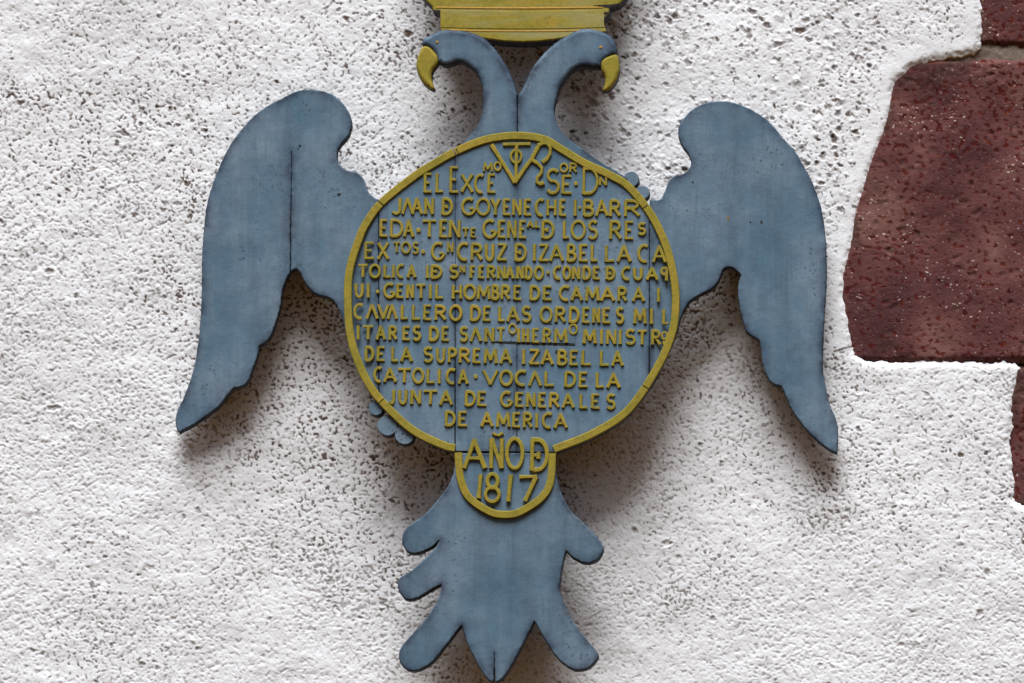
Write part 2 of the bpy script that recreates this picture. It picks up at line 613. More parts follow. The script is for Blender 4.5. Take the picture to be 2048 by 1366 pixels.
def build_plaster():
    step = 1.55
    fx0, fx1, fy0, fy1 = -260, 2120, -160, 1530
    xs = axis(-1500, fx0, fx1, 3500, step)
    ys = axis(-1300, fy0, fy1, 2600, step)
    PX, PY = np.meshgrid(xs, ys)
    nx, ny = len(xs), len(ys)
    sd = poly_sdf(PX, PY, STONE_EDGE)
    edge = sd + 5.0 * fbm(PX, PY, 26, 40, 3) + 4.5 * fbm(PX, PY, 9, 44, 3)
    calm = np.where(PY < 700, smoothstep(8, 60, sd), smoothstep(0, 18, sd))
    # broad trowel undulation, lumps, grain (mm)
    H = 6.5 * fbm(PX, PY, 260, 1, 3) + 2.2 * fbm(PX, PY, 70, 11, 3)
    H += (0.35 + 0.65 * calm) * (1.0 * fbm(PX, PY * 1.15, 19, 21, 3, 0.5) + 0.4 * fbm(PX, PY, 6.0, 31, 2))
    # close-set irregular pocks left between the thrown grains
    wx, wy = PX + 6 * vnoise(PX, PY, 23, 401), PY + 6 * vnoise(PX, PY, 23, 402)
    bp = 0.62 * pnoise(0.86 * wx - 0.5 * wy, 0.5 * wx + 0.86 * wy, 8.2, 411) + 0.55 * pnoise(0.42 * wx + 0.91 * wy, -0.91 * wx + 0.42 * wy, 5.3, 412)
    near = np.exp(-((PX - 900) / 560) ** 2) * smoothstep(1450, 850, PY) * smoothstep(150, 520, PY)  # dirty pocks darker round the plaque, partly painted to deepen its shadow
    soil_shade = np.clip(0.72 + 0.14 * smoothstep(700, 200, PY) + 0.62 * near + 0.9 * fbm(PX, PY, 240, 441, 3) - 0.22 * smoothstep(800, 1250, PY), 0.2, 1.25)
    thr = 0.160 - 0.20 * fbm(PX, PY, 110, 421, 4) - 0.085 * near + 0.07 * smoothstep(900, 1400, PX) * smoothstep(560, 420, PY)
    thr += 0.22 * (1 - calm)
    pk = smoothstep(thr - 0.05, thr + 0.17, -bp)
    H -= 0.9 * pk - 0.55 * bp * calm
    D0 = 0.9 * pk * soil_shade * np.clip(0.80 + 1.3 * vnoise(PX, PY, 24, 431), 0.2, 1.15)
    Df = np.zeros((int((fy1 - fy0) / step) + 2, int((fx1 - fx0) / step) + 2))
    Hf = np.zeros_like(Df)
    n = 25000
    cx, cy = rng.uniform(fx0, fx1, n), rng.uniform(fy0, fy1, n)
    dens = fbm(cx, cy, 150, 61, 3)
    cal = np.where(cy < 700, smoothstep(14, 70, poly_sdf(cx, cy, STONE_EDGE)), smoothstep(4, 22, poly_sdf(cx, cy, STONE_EDGE)))
    sparse_big = smoothstep(850, 1150, cx) * smoothstep(620, 450, cy)
    keep = (rng.random(n) < np.clip(0.34 + 0.8 * dens + 0.3 * sparse_big, 0.06, 1)) & (rng.random(n) < 0.06 + 0.94 * cal)
    for i in np.nonzero(keep)[0]:
        r = min(8.0, (2.2 + 1.1 * sparse_big[i]) * math.exp(rng.normal(0.14, 0.38)))
        kind = rng.choice(3, p=[0.38, 0.17, 0.45])
        dark = float(np.clip(rng.normal(0.62, 0.28), 0.08, 1.0)) * (1.15 if cy[i] < 800 else 0.85)
        if kind == 1:
            dark *= 0.3
        stamp(Hf, Df, fx0, fy0, step, cx[i], cy[i], r, 1 + abs(rng.normal(0, 0.45)), rng.uniform(-0.9, 0.9) + (0.5 if kind < 2 else rng.uniform(0, 6)),
              min(3.0, 0.36 * r) * rng.uniform(0.6, 1.2), dark, kind)
    for path, wdt, dk in (([(1245, 292), (1290, 286), (1330, 272), (1352, 262)], 1.3, .5), ([(14, 520), (20, 560), (30, 590), (24, 640), (26, 690)], 1.2, .45),
                          ([(182, 430), (180, 520), (184, 640), (190, 760)], 1.1, .3), ([(1122, 1178), (1160, 1180), (1214, 1187)], 1.5, .6),
                          ([(1668, 703), (1690, 697), (1706, 690)], 2.2, .9), ([(40, 180), (120, 165), (170, 172)], 1.0, .3)):
        dense = catmull(path, False, 1.0)
        for k, (x, y) in enumerate(dense):
            stamp(Hf, Df, fx0, fy0, step, x + 1.5 * math.sin(k * .23) + rng.normal(0, .3), y + rng.normal(0, .3), wdt * rng.uniform(.8, 1.3), 1.0, 0, 0.35, dk, 0)
    ix0, iy0 = 40, 40
    mw, mh = nx - 80, ny - 80
    H[iy0:iy0 + mh, ix0:ix0 + mw] += Hf[:mh, :mw]
    D = np.zeros_like(H)
    D[iy0:iy0 + mh, ix0:ix0 + mw] = Df[:mh, :mw]
    D *= 0.25 + 0.85 * soil_shade
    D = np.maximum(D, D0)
    # the coat thickens into a rounded lip and stops at the stones
    H += 0.6 * np.exp(-((sd - 14) / 22) ** 2)
    H -= 6.0 * smoothstep(22, 0, edge) ** 2
    H -= 60.0 * smoothstep(1.5, -4.0, edge)
    D *= smoothstep(-3, 3, edge)
    X, Z = np_unproject(PX, PY, 0.0)
    Y = -H / 1000
    verts = np.stack([X, Y, Z], -1).reshape(-1, 3) - np.array(world_loc(wall_root))
    idx = np.arange(nx * ny).reshape(ny, nx)
    q = np.stack([idx[:-1, :-1], idx[1:, :-1], idx[1:, 1:], idx[:-1, 1:]], -1)
    ok = (edge > -14)
    okq = ok[:-1, :-1] | ok[1:, :-1] | ok[1:, 1:] | ok[:-1, 1:]
    q = q[okq]
    me = bpy.data.meshes.new("plaster")
    me.vertices.add(nx * ny)
    me.vertices.foreach_set("co", verts.ravel())
    me.loops.add(q.size)
    me.loops.foreach_set("vertex_index", q.ravel())
    me.polygons.add(len(q))
    me.polygons.foreach_set("loop_start", np.arange(0, q.size, 4))
    me.polygons.foreach_set("use_smooth", np.ones(len(q), bool))
    me.materials.append(PLASTER)
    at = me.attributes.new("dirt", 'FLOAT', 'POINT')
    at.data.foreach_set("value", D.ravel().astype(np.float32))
    me.update()
    me.validate()
    o = bpy.data.objects.new("plaster", me)
    COL.objects.link(o)
    o.parent = wall_root


build_plaster()


def stone(x0, x1, y0, y1, seed, label, face=5.0, step=4.0):
    """rough-hewn block; face = mm behind the plane of the wall"""
    xs, ys = np.arange(x0, x1 + step, step), np.arange(y0, y1 + step, step)
    PX, PY = np.meshgrid(xs, ys)
    nx, ny = len(xs), len(ys)
    H = 9 * fbm(PX, PY, 190, seed, 3) + 1.5 * fbm(PX, PY, 30, seed + 7, 4, 0.55)
    D = np.zeros_like(H)
    r = np.random.default_rng(seed)
    for _ in range(int((x1 - x0) * (y1 - y0) / 2200)):
        stamp(H, D, x0, y0, step, r.uniform(x0, x1), r.uniform(y0, y1), r.uniform(4, 9), r.uniform(1, 2), r.uniform(-.6, .3), r.uniform(.6, 2.0), r.uniform(0, .5), 0)
    e = np.minimum(np.minimum(PX - x0, x1 - PX), np.minimum(PY - y0, y1 - PY)) + 4 * fbm(PX, PY, 22, seed + 3, 2)
    H -= 10 * smoothstep(14, 0, e) ** 2
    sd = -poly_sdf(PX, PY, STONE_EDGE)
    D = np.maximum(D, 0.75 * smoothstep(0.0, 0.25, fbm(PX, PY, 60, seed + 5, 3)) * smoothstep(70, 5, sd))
    sx, sy = PX + 0.25 * PY, PY * 1.25 - 0.12 * PX
    sb = 0.6 * pnoise(sx, sy, 13.0, seed + 11) + 0.5 * pnoise(0.8 * sx - 0.6 * sy, 0.6 * sx + 0.8 * sy, 8.5, seed + 12)
    P = smoothstep(0.03, 0.13, sb - 0.09 + 0.22 * fbm(PX, PY, 110, seed + 13, 3))
    H -= 0.35 * P
    X, Z = np_unproject(PX, PY, 0.0)
    Y = (face - H) / 1000 + 0.06 * smoothstep(8, 22, -sd)
    off = world_loc(wall_root)
    front = np.stack([X, Y, Z], -1).reshape(-1, 3)
    idx = np.arange(nx * ny).reshape(ny, nx)
    q = np.stack([idx[:-1, :-1], idx[1:, :-1], idx[1:, 1:], idx[:-1, 1:]], -1).reshape(-1, 4)
    rim = list(idx[0, :]) + list(idx[1:, -1]) + list(idx[-1, -2::-1]) + list(idx[-2:0:-1, 0])
    back = front[rim].copy()
    back[:, 1] = 0.20
    base = nx * ny
    n = len(rim)
    sides = [(rim[i], rim[(i + 1) % n], base + (i + 1) % n, base + i) for i in range(n)]
    verts = np.vstack([front, back])
    faces = [tuple(int(v) for v in f) for f in q] + [tuple(int(v) for v in f) for f in sides]
    o = link_mesh("stone_block", verts.tolist(), faces, [STONE], wall_root, smooth=[True] * len(q) + [False] * n, label=label)
    at = o.data.attributes.new("dirt", 'FLOAT', 'POINT')
    at.data.foreach_set("value", np.concatenate([D.ravel(), np.zeros(n)]).astype(np.float32))
    at = o.data.attributes.new("blotch", 'FLOAT', 'POINT')
    at.data.foreach_set("value", np.concatenate([P.ravel(), np.zeros(n)]).astype(np.float32))
    return o


stone(1660, 2520, 115, 724, 101, "large dark red stone block with rounded upper corner", step=3.0)
stone(1948, 2520, -300, 91, 131, "dark red stone block above the grey mortar joint", step=3.0)
stone(2002, 2520, 729, 1030, 161, "narrow strip of red stone block below the largest one", step=3.0)
gx, gy = np.arange(1880, 2530, 4.0), np.arange(80, 128, 4.0)
GX, GY = np.meshgrid(gx, gy)
gX, gZ = np_unproject(GX, GY, 0.0)
gH = 0.011 - 0.005 * fbm(GX, GY, 18, 300, 3)
gi = np.arange(GX.size).reshape(GX.shape)
gq = np.stack([gi[:-1, :-1], gi[1:, :-1], gi[1:, 1:], gi[:-1, 1:]], -1).reshape(-1, 4)
link_mesh("mortar_joint", np.stack([gX, gH, gZ], -1).reshape(-1, 3).tolist(), [tuple(int(v) for v in f) for f in gq], [MORTAR], wall_root,
          smooth=[True] * len(gq))

# ---------------------------------------------------------------- the eagle plaque
YF, TH = -0.12, 30.0                   # front plane of the boards (m), board thickness (mm)
pl = empty("eagle_plaque", (0, -0.06, unproject(990, 1364, YF)[1]),
           label="blue-grey wooden two-headed eagle plaque with yellow crown and Spanish inscription, mounted on the white wall",
           category="plaque")



def tilt(x, y):
    """mm by which the wings and the tail lean back towards the wall"""
    t = max(0, 757 - x, x - 1298) / 400
    u = max(0, y - 950) / 415
    return 76 * t + 14 * u


LW = [(757, 398, 1), (748, 394), (737, 384), (731, 368), (724, 353), (712, 344.5), (696, 341.5), (683, 333), (675, 321), (674, 306), (680, 292),
      (693, 277), (701, 261), (703, 245), (699, 227), (688.5, 210), (674, 195), (656, 185), (633, 180), (609, 179), (589, 183.5), (562.5, 197),
      (530, 214), (504, 235), (481, 261), (460, 290), (442.5, 324), (428, 359), (417.5, 391), (411, 423.5), (407, 464.5), (404, 505.5),
      (403, 560), (403, 588), (401, 632), (397, 676), (391, 717), (381, 758), (366, 796), (354.5, 822), (350.5, 840), (353, 857), (358, 865.5, 1),
      (393, 845.5), (434, 816), (451, 796), (466, 777, 1), (486, 772), (497, 760.5), (505.5, 737), (513, 717), (518.5, 692, 1), (532, 684.5),
      (542, 670), (552, 643.5), (559.5, 617), (565.5, 579), (574, 555.5), (580, 545, 1), (580.8, 500, 1), (579.8, 470, 1), (581.4, 420, 1), (582.5, 360, 1), (583, 300, 1), (583.0, 360, 1), (582.1, 420, 1), (580.8, 470, 1), (581.8, 500, 1), (581.3, 543, 1),
      (592, 538), (599, 544), (605, 557), (615, 573),
      (630, 588), (647.5, 593), (662, 598), (671, 608), (680, 626), (689, 655), (694, 677, 1), (710, 729.7), (738, 784), (757, 806, 1)]
RW = [(1299, 398, 1), (1319, 399), (1328, 385), (1334, 370), (1340, 358.5), (1351, 350), (1363, 348.5), (1376, 339.5), (1382, 326.5), (1377.5, 310),
      (1366, 294), (1358.5, 279.5), (1356, 263.5), (1358.5, 250), (1367.5, 235.5), (1383.5, 219.5), (1404, 208), (1427.5, 202), (1451, 202),
      (1471, 206), (1492, 213), (1512, 224), (1533, 238.5), (1550, 256), (1571, 281), (1588.5, 300), (1606, 329), (1621, 356), (1634, 388),
      (1642.5, 417), (1648.5, 449), (1652, 487.5), (1653.5, 525.5), (1653.5, 555), (1651, 599), (1648.5, 637), (1646.5, 681), (1645.5, 719),
      (1647, 748), (1653, 780.5), (1660, 810), (1669, 830), (1675, 851), (1676, 877), (1674, 906.5, 1), (1656, 898), (1626.5, 874), (1603, 848),
      (1582.5, 818.5), (1571, 792), (1562, 772, 1), (1550.5, 770), (1539, 761.5), (1530, 742.5), (1524, 719), (1521, 696), (1518, 680.5, 1),
      (1508, 675), (1493, 663.5), (1486, 643), (1479, 614), (1476, 584.5), (1478, 561), (1481.5, 550.5), (1474, 542), (1462.5, 534.5), (1451, 536),
      (1443.5, 546), (1436, 564), (1424.5, 577), (1407, 586), (1389, 596), (1376, 608), (1367, 622.5), (1359, 642, 1), (1351.5, 670), (1317, 747.5),
      (1299, 777, 1)]
board("wing", LW, YF, 20, (BLUE_L, EDGE, RIM), pl, bevel=2.6, fine=9, warp=tilt)
board("wing", RW, YF, 20, (BLUE, EDGE, RIM), pl, bevel=2.6, fine=9, warp=tilt)

OUT = [(925, 905.5), (909, 904.5), (885.6, 899), (827.6, 871.5), (780, 831.7), (738, 784), (710, 729.7), (693, 672), (688, 606.7), (691, 541.8), (709, 480.5),
       (727, 441), (760, 398), (823.6, 347), (866, 320), (910, 295.5), (970, 272), (1034, 264), (1090, 271.5), (1130, 294), (1172.6, 319.6), (1220, 342), (1261, 366.6),
       (1306, 420.8), (1336, 480), (1353, 540), (1359.6, 600), (1351.5, 670), (1317, 747.7), (1261, 827), (1190.7, 874), (1111, 906.5), (1101.5, 907)]
ring_out = catmull(OUT[1:-1], False, 5.0)
RW_PX = 16.0


def offset_open(l, d):
    res = []
    for i, p in enumerate(l):
        a, b = l[max(0, i - 2)], l[min(len(l) - 1, i + 2)]
        L = math.hypot(b[0] - a[0], b[1] - a[1])
        res.append((p[0] - (b[1] - a[1]) / L * d, p[1] + (b[0] - a[0]) / L * d))
    return res


ring_in = offset_open(ring_out, RW_PX)
ring_mid = offset_open(ring_out, RW_PX / 2)
ring_sub = offset_open(ring_out, 2.5)


def seam_breaks(l, xs):
    return {i for i in range(1, len(l) - 1) for x in xs if (l[i][0] - x) * (l[i + 1][0] - x) <= 0}


# heads and necks
HL = [(1034, 272, 1), (1034, 187, 1), (1027.7, 162.6), (1016, 137), (1001, 112), (983, 89), (968, 75), (947.6, 65), (922, 60), (894, 58), (878, 60),
      (861, 68.6), (847, 76), (843.5, 86), (846, 92, 1), (858, 95), (868, 106), (876, 123, 1), (887, 129.5), (902, 128), (917, 123), (930, 127), (945, 137), (955, 150), (961.6, 165),
      (965, 188), (964, 221), (958, 244), (942.6, 267), (927, 284.5), (908, 300, 1), (925, 300), (970, 282)]
HR = [(1035.2, 188, 1), (1035.2, 272, 1), (1090, 282), (1130, 304), (1172, 329), (1220, 352), (1250, 372, 1), (1254, 356, 1), (1232, 341.6), (1199, 322.6), (1171, 302),
      (1146, 284.5), (1125.5, 266.7), (1113, 244), (1108, 221), (1112, 198), (1120, 175), (1132, 155), (1143, 142), (1156, 134.6), (1168.6, 132),
      (1186, 134), (1200, 134.6, 1), (1207, 122), (1219, 113), (1232, 109, 1), (1233.4, 94), (1224.5, 74), (1209, 63.5), (1186.4, 57), (1161, 57),
      (1135.6, 68.6), (1110, 84), (1085, 107), (1067, 129.5), (1054, 152), (1044, 175)]


def head_bevel(x, y):
    t = min(1, max(0, (y - 180) / 60))
    return 8.5 * (1 - t) + 1.2 * t


hl = board("eagle_head", HL, YF, 26, (BLUE, EDGE, RIM), pl, bevel=head_bevel, nb=4, step=3, fine=8)
hr = board("eagle_head", HR, YF, 26, (BLUE, EDGE, RIM), pl, bevel=head_bevel, nb=4, step=3, fine=8)
BL = [(846, 91), (858.7, 92), (869, 102), (877, 113), (875, 127), (865, 140), (863, 157.5), (869, 175, 1), (864, 178), (848.6, 167.6), (837, 150), (832, 129.5), (836, 109)]
BR = [(1202, 120), (1217, 110), (1233.4, 108), (1238.5, 127), (1237, 147), (1229.6, 165), (1217, 179), (1203, 181, 1), (1209, 167.6), (1209, 152), (1202, 137)]
board("beak", BL, YF + 0.001, TH - 4, (YELLOW, EDGE), hl, bevel=7, nb=4, step=2.5, rough=0.15)
board("beak", BR, YF + 0.001, TH - 4, (YELLOW, EDGE), hr, bevel=7, nb=4, step=2.5, rough=0.15)


def blob(cx, cy, rx, ry=None, n=9, jit=0.25):
    ry = ry or rx
    return [(cx + rx * (1 + random.uniform(-jit, jit)) * math.cos(2 * math.pi * k / n), cy + ry * (1 + random.uniform(-jit, jit)) * math.sin(2 * math.pi * k / n)) for k in range(n)]


board("eye", blob(874, 84, 3.0), YF - 0.0012, 2, (ORANGE, ORANGE), hl, bevel=0.6, nb=1, step=2, rough=0)
board("eye", blob(1201.6, 94, 3.2), YF - 0.0012, 2, (ORANGE, ORANGE), hr, bevel=0.6, nb=1, step=2, rough=0)

# disc: three upright planks between the wings
disc = ring_sub


def clip_x(poly, x, keep_right):
    out = []
    for i in range(len(poly)):
        a, b = poly[i - 1], poly[i]
        ia, ib = (a[0] >= x) == keep_right, (b[0] >= x) == keep_right
        if ia != ib:
            t = (x - a[0]) / (b[0] - a[0])
            out.append((x, a[1] + t * (b[1] - a[1])))
        if ib:
            out.append(b)
    return out


# along the top the planks stop under the yellow band, where the necks begin
disc_poly = []
for s, m in zip(ring_sub, ring_mid):
    disc_poly.append(m if (905 < m[0] < 1256 and m[1] < 380) else s)
disc_poly = [(p[0], min(p[1], 904.0)) for p in disc_poly]
for x0, x1 in ((758.4, 909.4), (910.8, 1033.6), (1034.2, 1297.8)):
    pp = clip_x(clip_x(disc_poly, x0, True), x1, False)
    board("disc_plank", pp, YF, TH, (BLUE, EDGE), pl, bevel=0.7, nb=1, rough=0, presmoothed=True, fine=9, wobble=0.2)

# tail
TAIL = [(910, 905.6, 1), (907, 945), (895.5, 971), (877, 997), (847.5, 1030), (818, 1050.7), (806, 1067.5), (805, 1086), (812, 1101), (829, 1107.5), (851, 1101),
        (868, 1091), (879, 1079, 1), (869.5, 1096), (851, 1115.5), (821.5, 1141.5), (799, 1156), (796, 1175), (803, 1191.5), (816, 1200), (836, 1195),
        (862, 1180), (882.5, 1169, 1), (879, 1189.5), (868, 1212), (851, 1238), (825, 1267), (803, 1293), (797.5, 1315.5), (805, 1332), (819.5, 1341.5),
        (840, 1339.5), (866, 1323), (895.5, 1286), (923, 1250.7, 1), (932.5, 1282), (947.5, 1315.5), (962, 1341.5), (977, 1360), (987, 1365, 1), (987.6, 1330, 1), (989, 1303, 1),
        (989, 1330, 1), (990.5, 1365, 1),
        (1003, 1358), (1021.5, 1334), (1043.5, 1293), (1058.5, 1264), (1069, 1242, 1), (1084.5, 1271), (1103, 1301), (1121.5, 1323), (1140, 1336), (1155, 1341),
        (1177, 1336), (1194, 1319), (1195.5, 1306), (1184.5, 1291.5), (1162, 1264), (1144, 1238), (1127, 1204.5), (1118.5, 1176.7, 1), (1122, 1149), (1127, 1119),
        (1132.5, 1102.5, 1), (1142, 1112), (1158.5, 1123), (1177, 1126.7), (1195.5, 1119), (1206, 1101), (1203, 1086), (1188, 1067.5), (1166, 1045), (1140, 1019),
        (1121.5, 982), (1112.5, 945), (1111.5, 905.6, 1)]
board("tail", TAIL, YF, 24, (BLUE, EDGE, RIM), pl, bevel=2.6, fine=9, warp=tilt)

# scallops peeping out behind the disc
for cx, cy, r in ((1262.5, 358.5, 15.5), (1285, 385, 14), (752, 816, 15), (775, 851, 20.5), (809, 869, 20)):
    board("scallop", [(cx + r * math.cos(a), cy + r * math.sin(a)) for a in [k * math.pi / 8 for k in range(16)]], YF + 0.004, TH - 2, (BLUE, EDGE), pl,
          bevel=1.2, step=3)

# yellow band and shield border
strip_solid("border_ring", ring_out, ring_in, YF, 4.2, YELLOW, pl, label="yellow raised band round the inscription",
            breaks=seam_breaks(ring_out, (757.5, 910, 1298.5)))
SO = catmull([(909, 905.8), (910.5, 932), (914, 961), (927, 993.5), (950, 1015.5), (982.5, 1033.5), (1009, 1037.5), (1035, 1034.5), (1063, 1020.5), (1088, 1002),
              (1104, 979), (1110.5, 951), (1112.5, 907)], False, 5)
SI = offset_open(list(reversed(SO)), 15.5)[::-1]
strip_solid("shield_border", SI, SO, YF, 4.0, YELLOW, pl, label="yellow raised U-shaped band round the year")

# crown, lowest part in view; it stands between wall and heads and rises out of the picture
CRN = [(881, 64, 1), (882, 40), (879, 27), (865, 20, 1), (864, 12, 1), (855, 4), (848, -3), (838, -16), (836, -34), (846, -80), (820, -150), (800, -200, 1), (900, -235), (1048, -250),
       (1190, -235), (1296, -200, 1), (1276, -150), (1252, -80), (1258, -34), (1256, -16), (1248, -2), (1240, 7, 1), (1219, 15, 1), (1217, 27), (1207, 41), (1213, 64, 1),
       (1150, 73), (1113, 78.5), (1080, 82.5), (1044, 84), (1010, 82.5), (978, 78.5), (930, 72)]
YC = YF + 0.025
cr = board("crown", CRN, YC, 42, (CROWN, EDGE), pl, bevel=2.5, label="faded yellow crown resting on the two heads")


def band(y0s, y1s, x0, x1, h, name, mat, bow=0.0):
    xs = [x0 + (x1 - x0) * k / 24 for k in range(25)]
    f = [1 - ((x - (x0 + x1) / 2) / ((x1 - x0) / 2)) ** 2 for x in xs]
    strip_solid(name, [(x, y0s + bow * b) for x, b in zip(xs, f)], [(x, y1s + bow * b) for x, b in zip(xs, f)], YC, h, mat, cr, bevel=min(1.2, h * .6))


band(19, 55, 881, 1208, 0.8, "rim_moulding", CROWN, 3.0)
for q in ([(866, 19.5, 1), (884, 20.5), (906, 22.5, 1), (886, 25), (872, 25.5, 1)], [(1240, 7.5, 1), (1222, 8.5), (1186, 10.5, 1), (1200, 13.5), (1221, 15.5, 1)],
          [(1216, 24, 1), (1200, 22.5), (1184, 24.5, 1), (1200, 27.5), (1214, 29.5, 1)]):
    board("step_shadow", q, YC - 0.0006, 1, (DARK, DARK), cr, bevel=0.2, nb=1, rough=0.3)  # dark slips painted in as the shade of the crown's carved steps
band(13.2, 16.6, 872, 1205, 0.9, "orange_line", ORANGE, 1.5)
band(58.6, 61.4, 900, 1190, 0.7, "orange_line", ORANGE, 2.5)


# ---------------------------------------------------------------- lettering
def arc(cx, cy, rx, ry, a0, a1, n=10):
    return [(cx + rx * math.cos(math.radians(a0 + (a1 - a0) * k / n)), cy - ry * math.sin(math.radians(a0 + (a1 - a0) * k / n))) for k in range(n + 1)]


G = {
    'A': [[(0, 1), (.5, 0)], [(.46, 0), (1, 1)], [(.24, .66), (.74, .66)]],
    'Λ': [[(0, 1), (.5, 0)], [(.46, 0), (1, 1)]],
    'B': [[(.08, 0), (.05, 1)], [(.05, .02), (.5, .02)] + arc(.5, .25, .36, .23, 90, -90, 8)[1:] + [(.1, .48)], [(.1, .48), (.5, .48)] + arc(.52, .74, .45, .25, 90, -90, 9)[1:] + [(.05, .98)]],
    'C': [arc(.62, .5, .58, .5, 58, 292, 14)],
    'D': [[(.08, 0), (.05, 1)], [(.05, .02), (.38, .02)] + arc(.4, .5, .58, .48, 90, -90, 12)[1:] + [(.04, .98)]],
    'Đ': [[(.08, 0), (.05, 1)], [(.05, .02), (.38, .02)] + arc(.4, .5, .58, .48, 90, -90, 12)[1:] + [(.04, .98)], [(.1, .52), (.5, .5)], [(.47, .40), (.44, .62)]],
    'E': [[(.1, 0), (.06, 1)], [(.06, .03), (.95, .03)], [(.08, .5), (.72, .5)], [(.04, .97), (1, .97)]],
    'F': [[(.1, 0), (.06, 1)], [(.06, .03), (.95, .03)], [(.08, .5), (.75, .5)]],
    'G': [arc(.58, .5, .56, .5, 55, 345, 16), [(1.0, .60), (.66, .62)]],
    'H': [[(.08, 0), (.05, 1)], [(.95, 0), (.95, 1)], [(.08, .5), (.95, .5)]],
    'I': [[(.55, 0), (.45, 1)]],
    'J': [[(.85, 0), (.82, .72)] + arc(.48, .72, .34, .27, 0, -150, 8)[1:]],
    'L': [[(.12, 0), (.08, 1)], [(.05, .97), (1, .95)]],
    'M': [[(.1, 0), (.02, 1)], [(.1, 0), (.52, .8)], [(.5, .8), (.92, 0)], [(.9, 0), (.98, 1)]],
    'N': [[(.08, 0), (.05, 1)], [(.08, 0), (.92, 1)], [(.95, 0), (.92, 1)]],
    'O': [arc(.5, .5, .5, .5, 95, 455, 22)],
    'P': [[(.08, 0), (.05, 1)], [(.05, .02), (.5, .02)] + arc(.5, .28, .46, .26, 90, -90, 9)[1:] + [(.1, .54)]],
    'q': [[(.92, 0), (.86, 1.08)], [(.92, .03), (.5, .02)] + arc(.46, .28, .44, .26, 90, 270, 9)[1:] + [(.9, .54)]],
    'R': [[(.08, 0), (.05, 1)], [(.05, .02), (.5, .02)] + arc(.5, .26, .40, .24, 90, -90, 9)[1:] + [(.1, .50)], [(.42, .50), (.98, .98)]],
    'S': [arc(.52, .25, .42, .25, 35, 250, 10) + arc(.48, .73, .46, .26, 75, -150, 11)],
    'T': [[(0, .04), (1, .03)], [(.52, .03), (.48, 1)]],
    'U': [[(.08, 0), (.08, .62)] + arc(.5, .62, .42, .37, 180, 360, 10) + [(.94, 0)]],
    'V': [[(0, 0), (.5, 1)], [(.48, 1), (1, 0)]],
    'X': [[(.04, 0), (.96, 1)], [(.96, 0), (.04, 1)]],
    'Y': [[(.02, 0), (.5, .5)], [(.98, 0), (.5, .5)], [(.5, .48), (.46, 1)]],
    'Z': [[(.04, .03), (.96, .03)], [(.94, .03), (.06, .97)], [(.02, .97), (1, .97)]],
    '1': [[(.75, 0), (.25, 1)]],
    '8': [arc(.52, .25, .38, .25, 90, 450, 18), arc(.5, .74, .5, .26, 90, 450, 18)],
    '7': [[(0, .05), (1, .03)], [(.96, .03), (.32, 1)]],
}


class Letters:
    def __init__(self):
        self.v, self.f, self.k = [], [], 0

    def stroke(self, pts, wd, h, flare=0.16):
        self.k += 1
        h = h + 0.22 * (self.k % 5)
        closed = math.hypot(pts[0][0] - pts[-1][0], pts[0][1] - pts[-1][1]) < 1.2 and len(pts) > 8
        if len(pts) == 2:
            a, b = pts
            pts = [(a[0] + (b[0] - a[0]) * t, a[1] + (b[1] - a[1]) * t) for t in (0, .15, .35, .65, .85, 1)]
        n = len(pts)
        base = len(self.v)
        ph = random.uniform(0, 6)
        for i, p in enumerate(pts):
            if closed:
                a, b = pts[(i - 1) % (n - 1)], pts[(i + 1) % (n - 1)]
            else:
                a, b = pts[max(0, i - 1)], pts[min(n - 1, i + 1)]
            L = math.hypot(b[0] - a[0], b[1] - a[1]) or 1e-6
            nx, ny = -(b[1] - a[1]) / L, (b[0] - a[0]) / L
            t = i / (n - 1)
            fl = 1 if closed else 1 + flare * abs(2 * t - 1) ** 3
            fl *= 1 + 0.06 * math.sin(ph + 5 * t)
            hw = wd / 2 * fl
            for s, z in ((-1.12, 0), (-1.0, h * .72), (-.72, h), (.72, h), (1.0, h * .72), (1.12, 0)):
                X, Z = unproject(p[0] + nx * hw * s, p[1] + ny * hw * s, YF)
                self.v.append((X, YF - z / 1000, Z))
        for i in range(n - 1):
            for k in range(5):
                a = base + i * 6 + k
                self.f.append((a, a + 6, a + 7, a + 1))
        if not closed:
            self.f.append(tuple(base + k for k in range(6)))
            self.f.append(tuple(base + (n - 1) * 6 + k for k in reversed(range(6))))

    def glyph(self, ch, x0, x1, y0, y1, wd, h):
        i = wd / 2
        il, ir = (i * .85, i * .5) if ch in 'ELFCGRBDĐPSZT' else (i * .75, i * .75)
        if ch in 'TO':
            il = ir = i * .6
        jx = lambda: random.uniform(-.5, .5)
        if ch == '.':
            cx, cy, r = (x0 + x1) / 2, (y0 + y1) / 2, (x1 - x0) / 2
            self.stroke([(cx - r * .7, cy + r * .2), (cx + r * .7, cy - r * .2)], r * 1.7, h * .9, -0.55)
            return
        for st in G[ch]:
            dx, dy = jx(), jx()
            if ch == 'I':
                self.stroke([((x0 + x1) / 2 + (p[0] - .5) * 3 + dx, y0 + i * .4 + (y1 - y0 - i * .8) * p[1]) for p in st], min(wd, x1 - x0 + 1), h)
            else:
                flat = len(st) == 2 and abs(st[0][1] - st[1][1]) < .1
                self.stroke([(x0 + il + (x1 - x0 - il - ir) * p[0] + dx * .6, y0 + i * .55 + (y1 - y0 - 1.1 * i) * p[1] + dy * .6) for p in st],
                            wd * (.8 if flat else 1) * random.uniform(.93, 1.05), h, .3 if flat else .16)

    def done(self, name, label=None):
        return link_mesh(name, self.v, self.f, [YELLOW], pl, label=label)


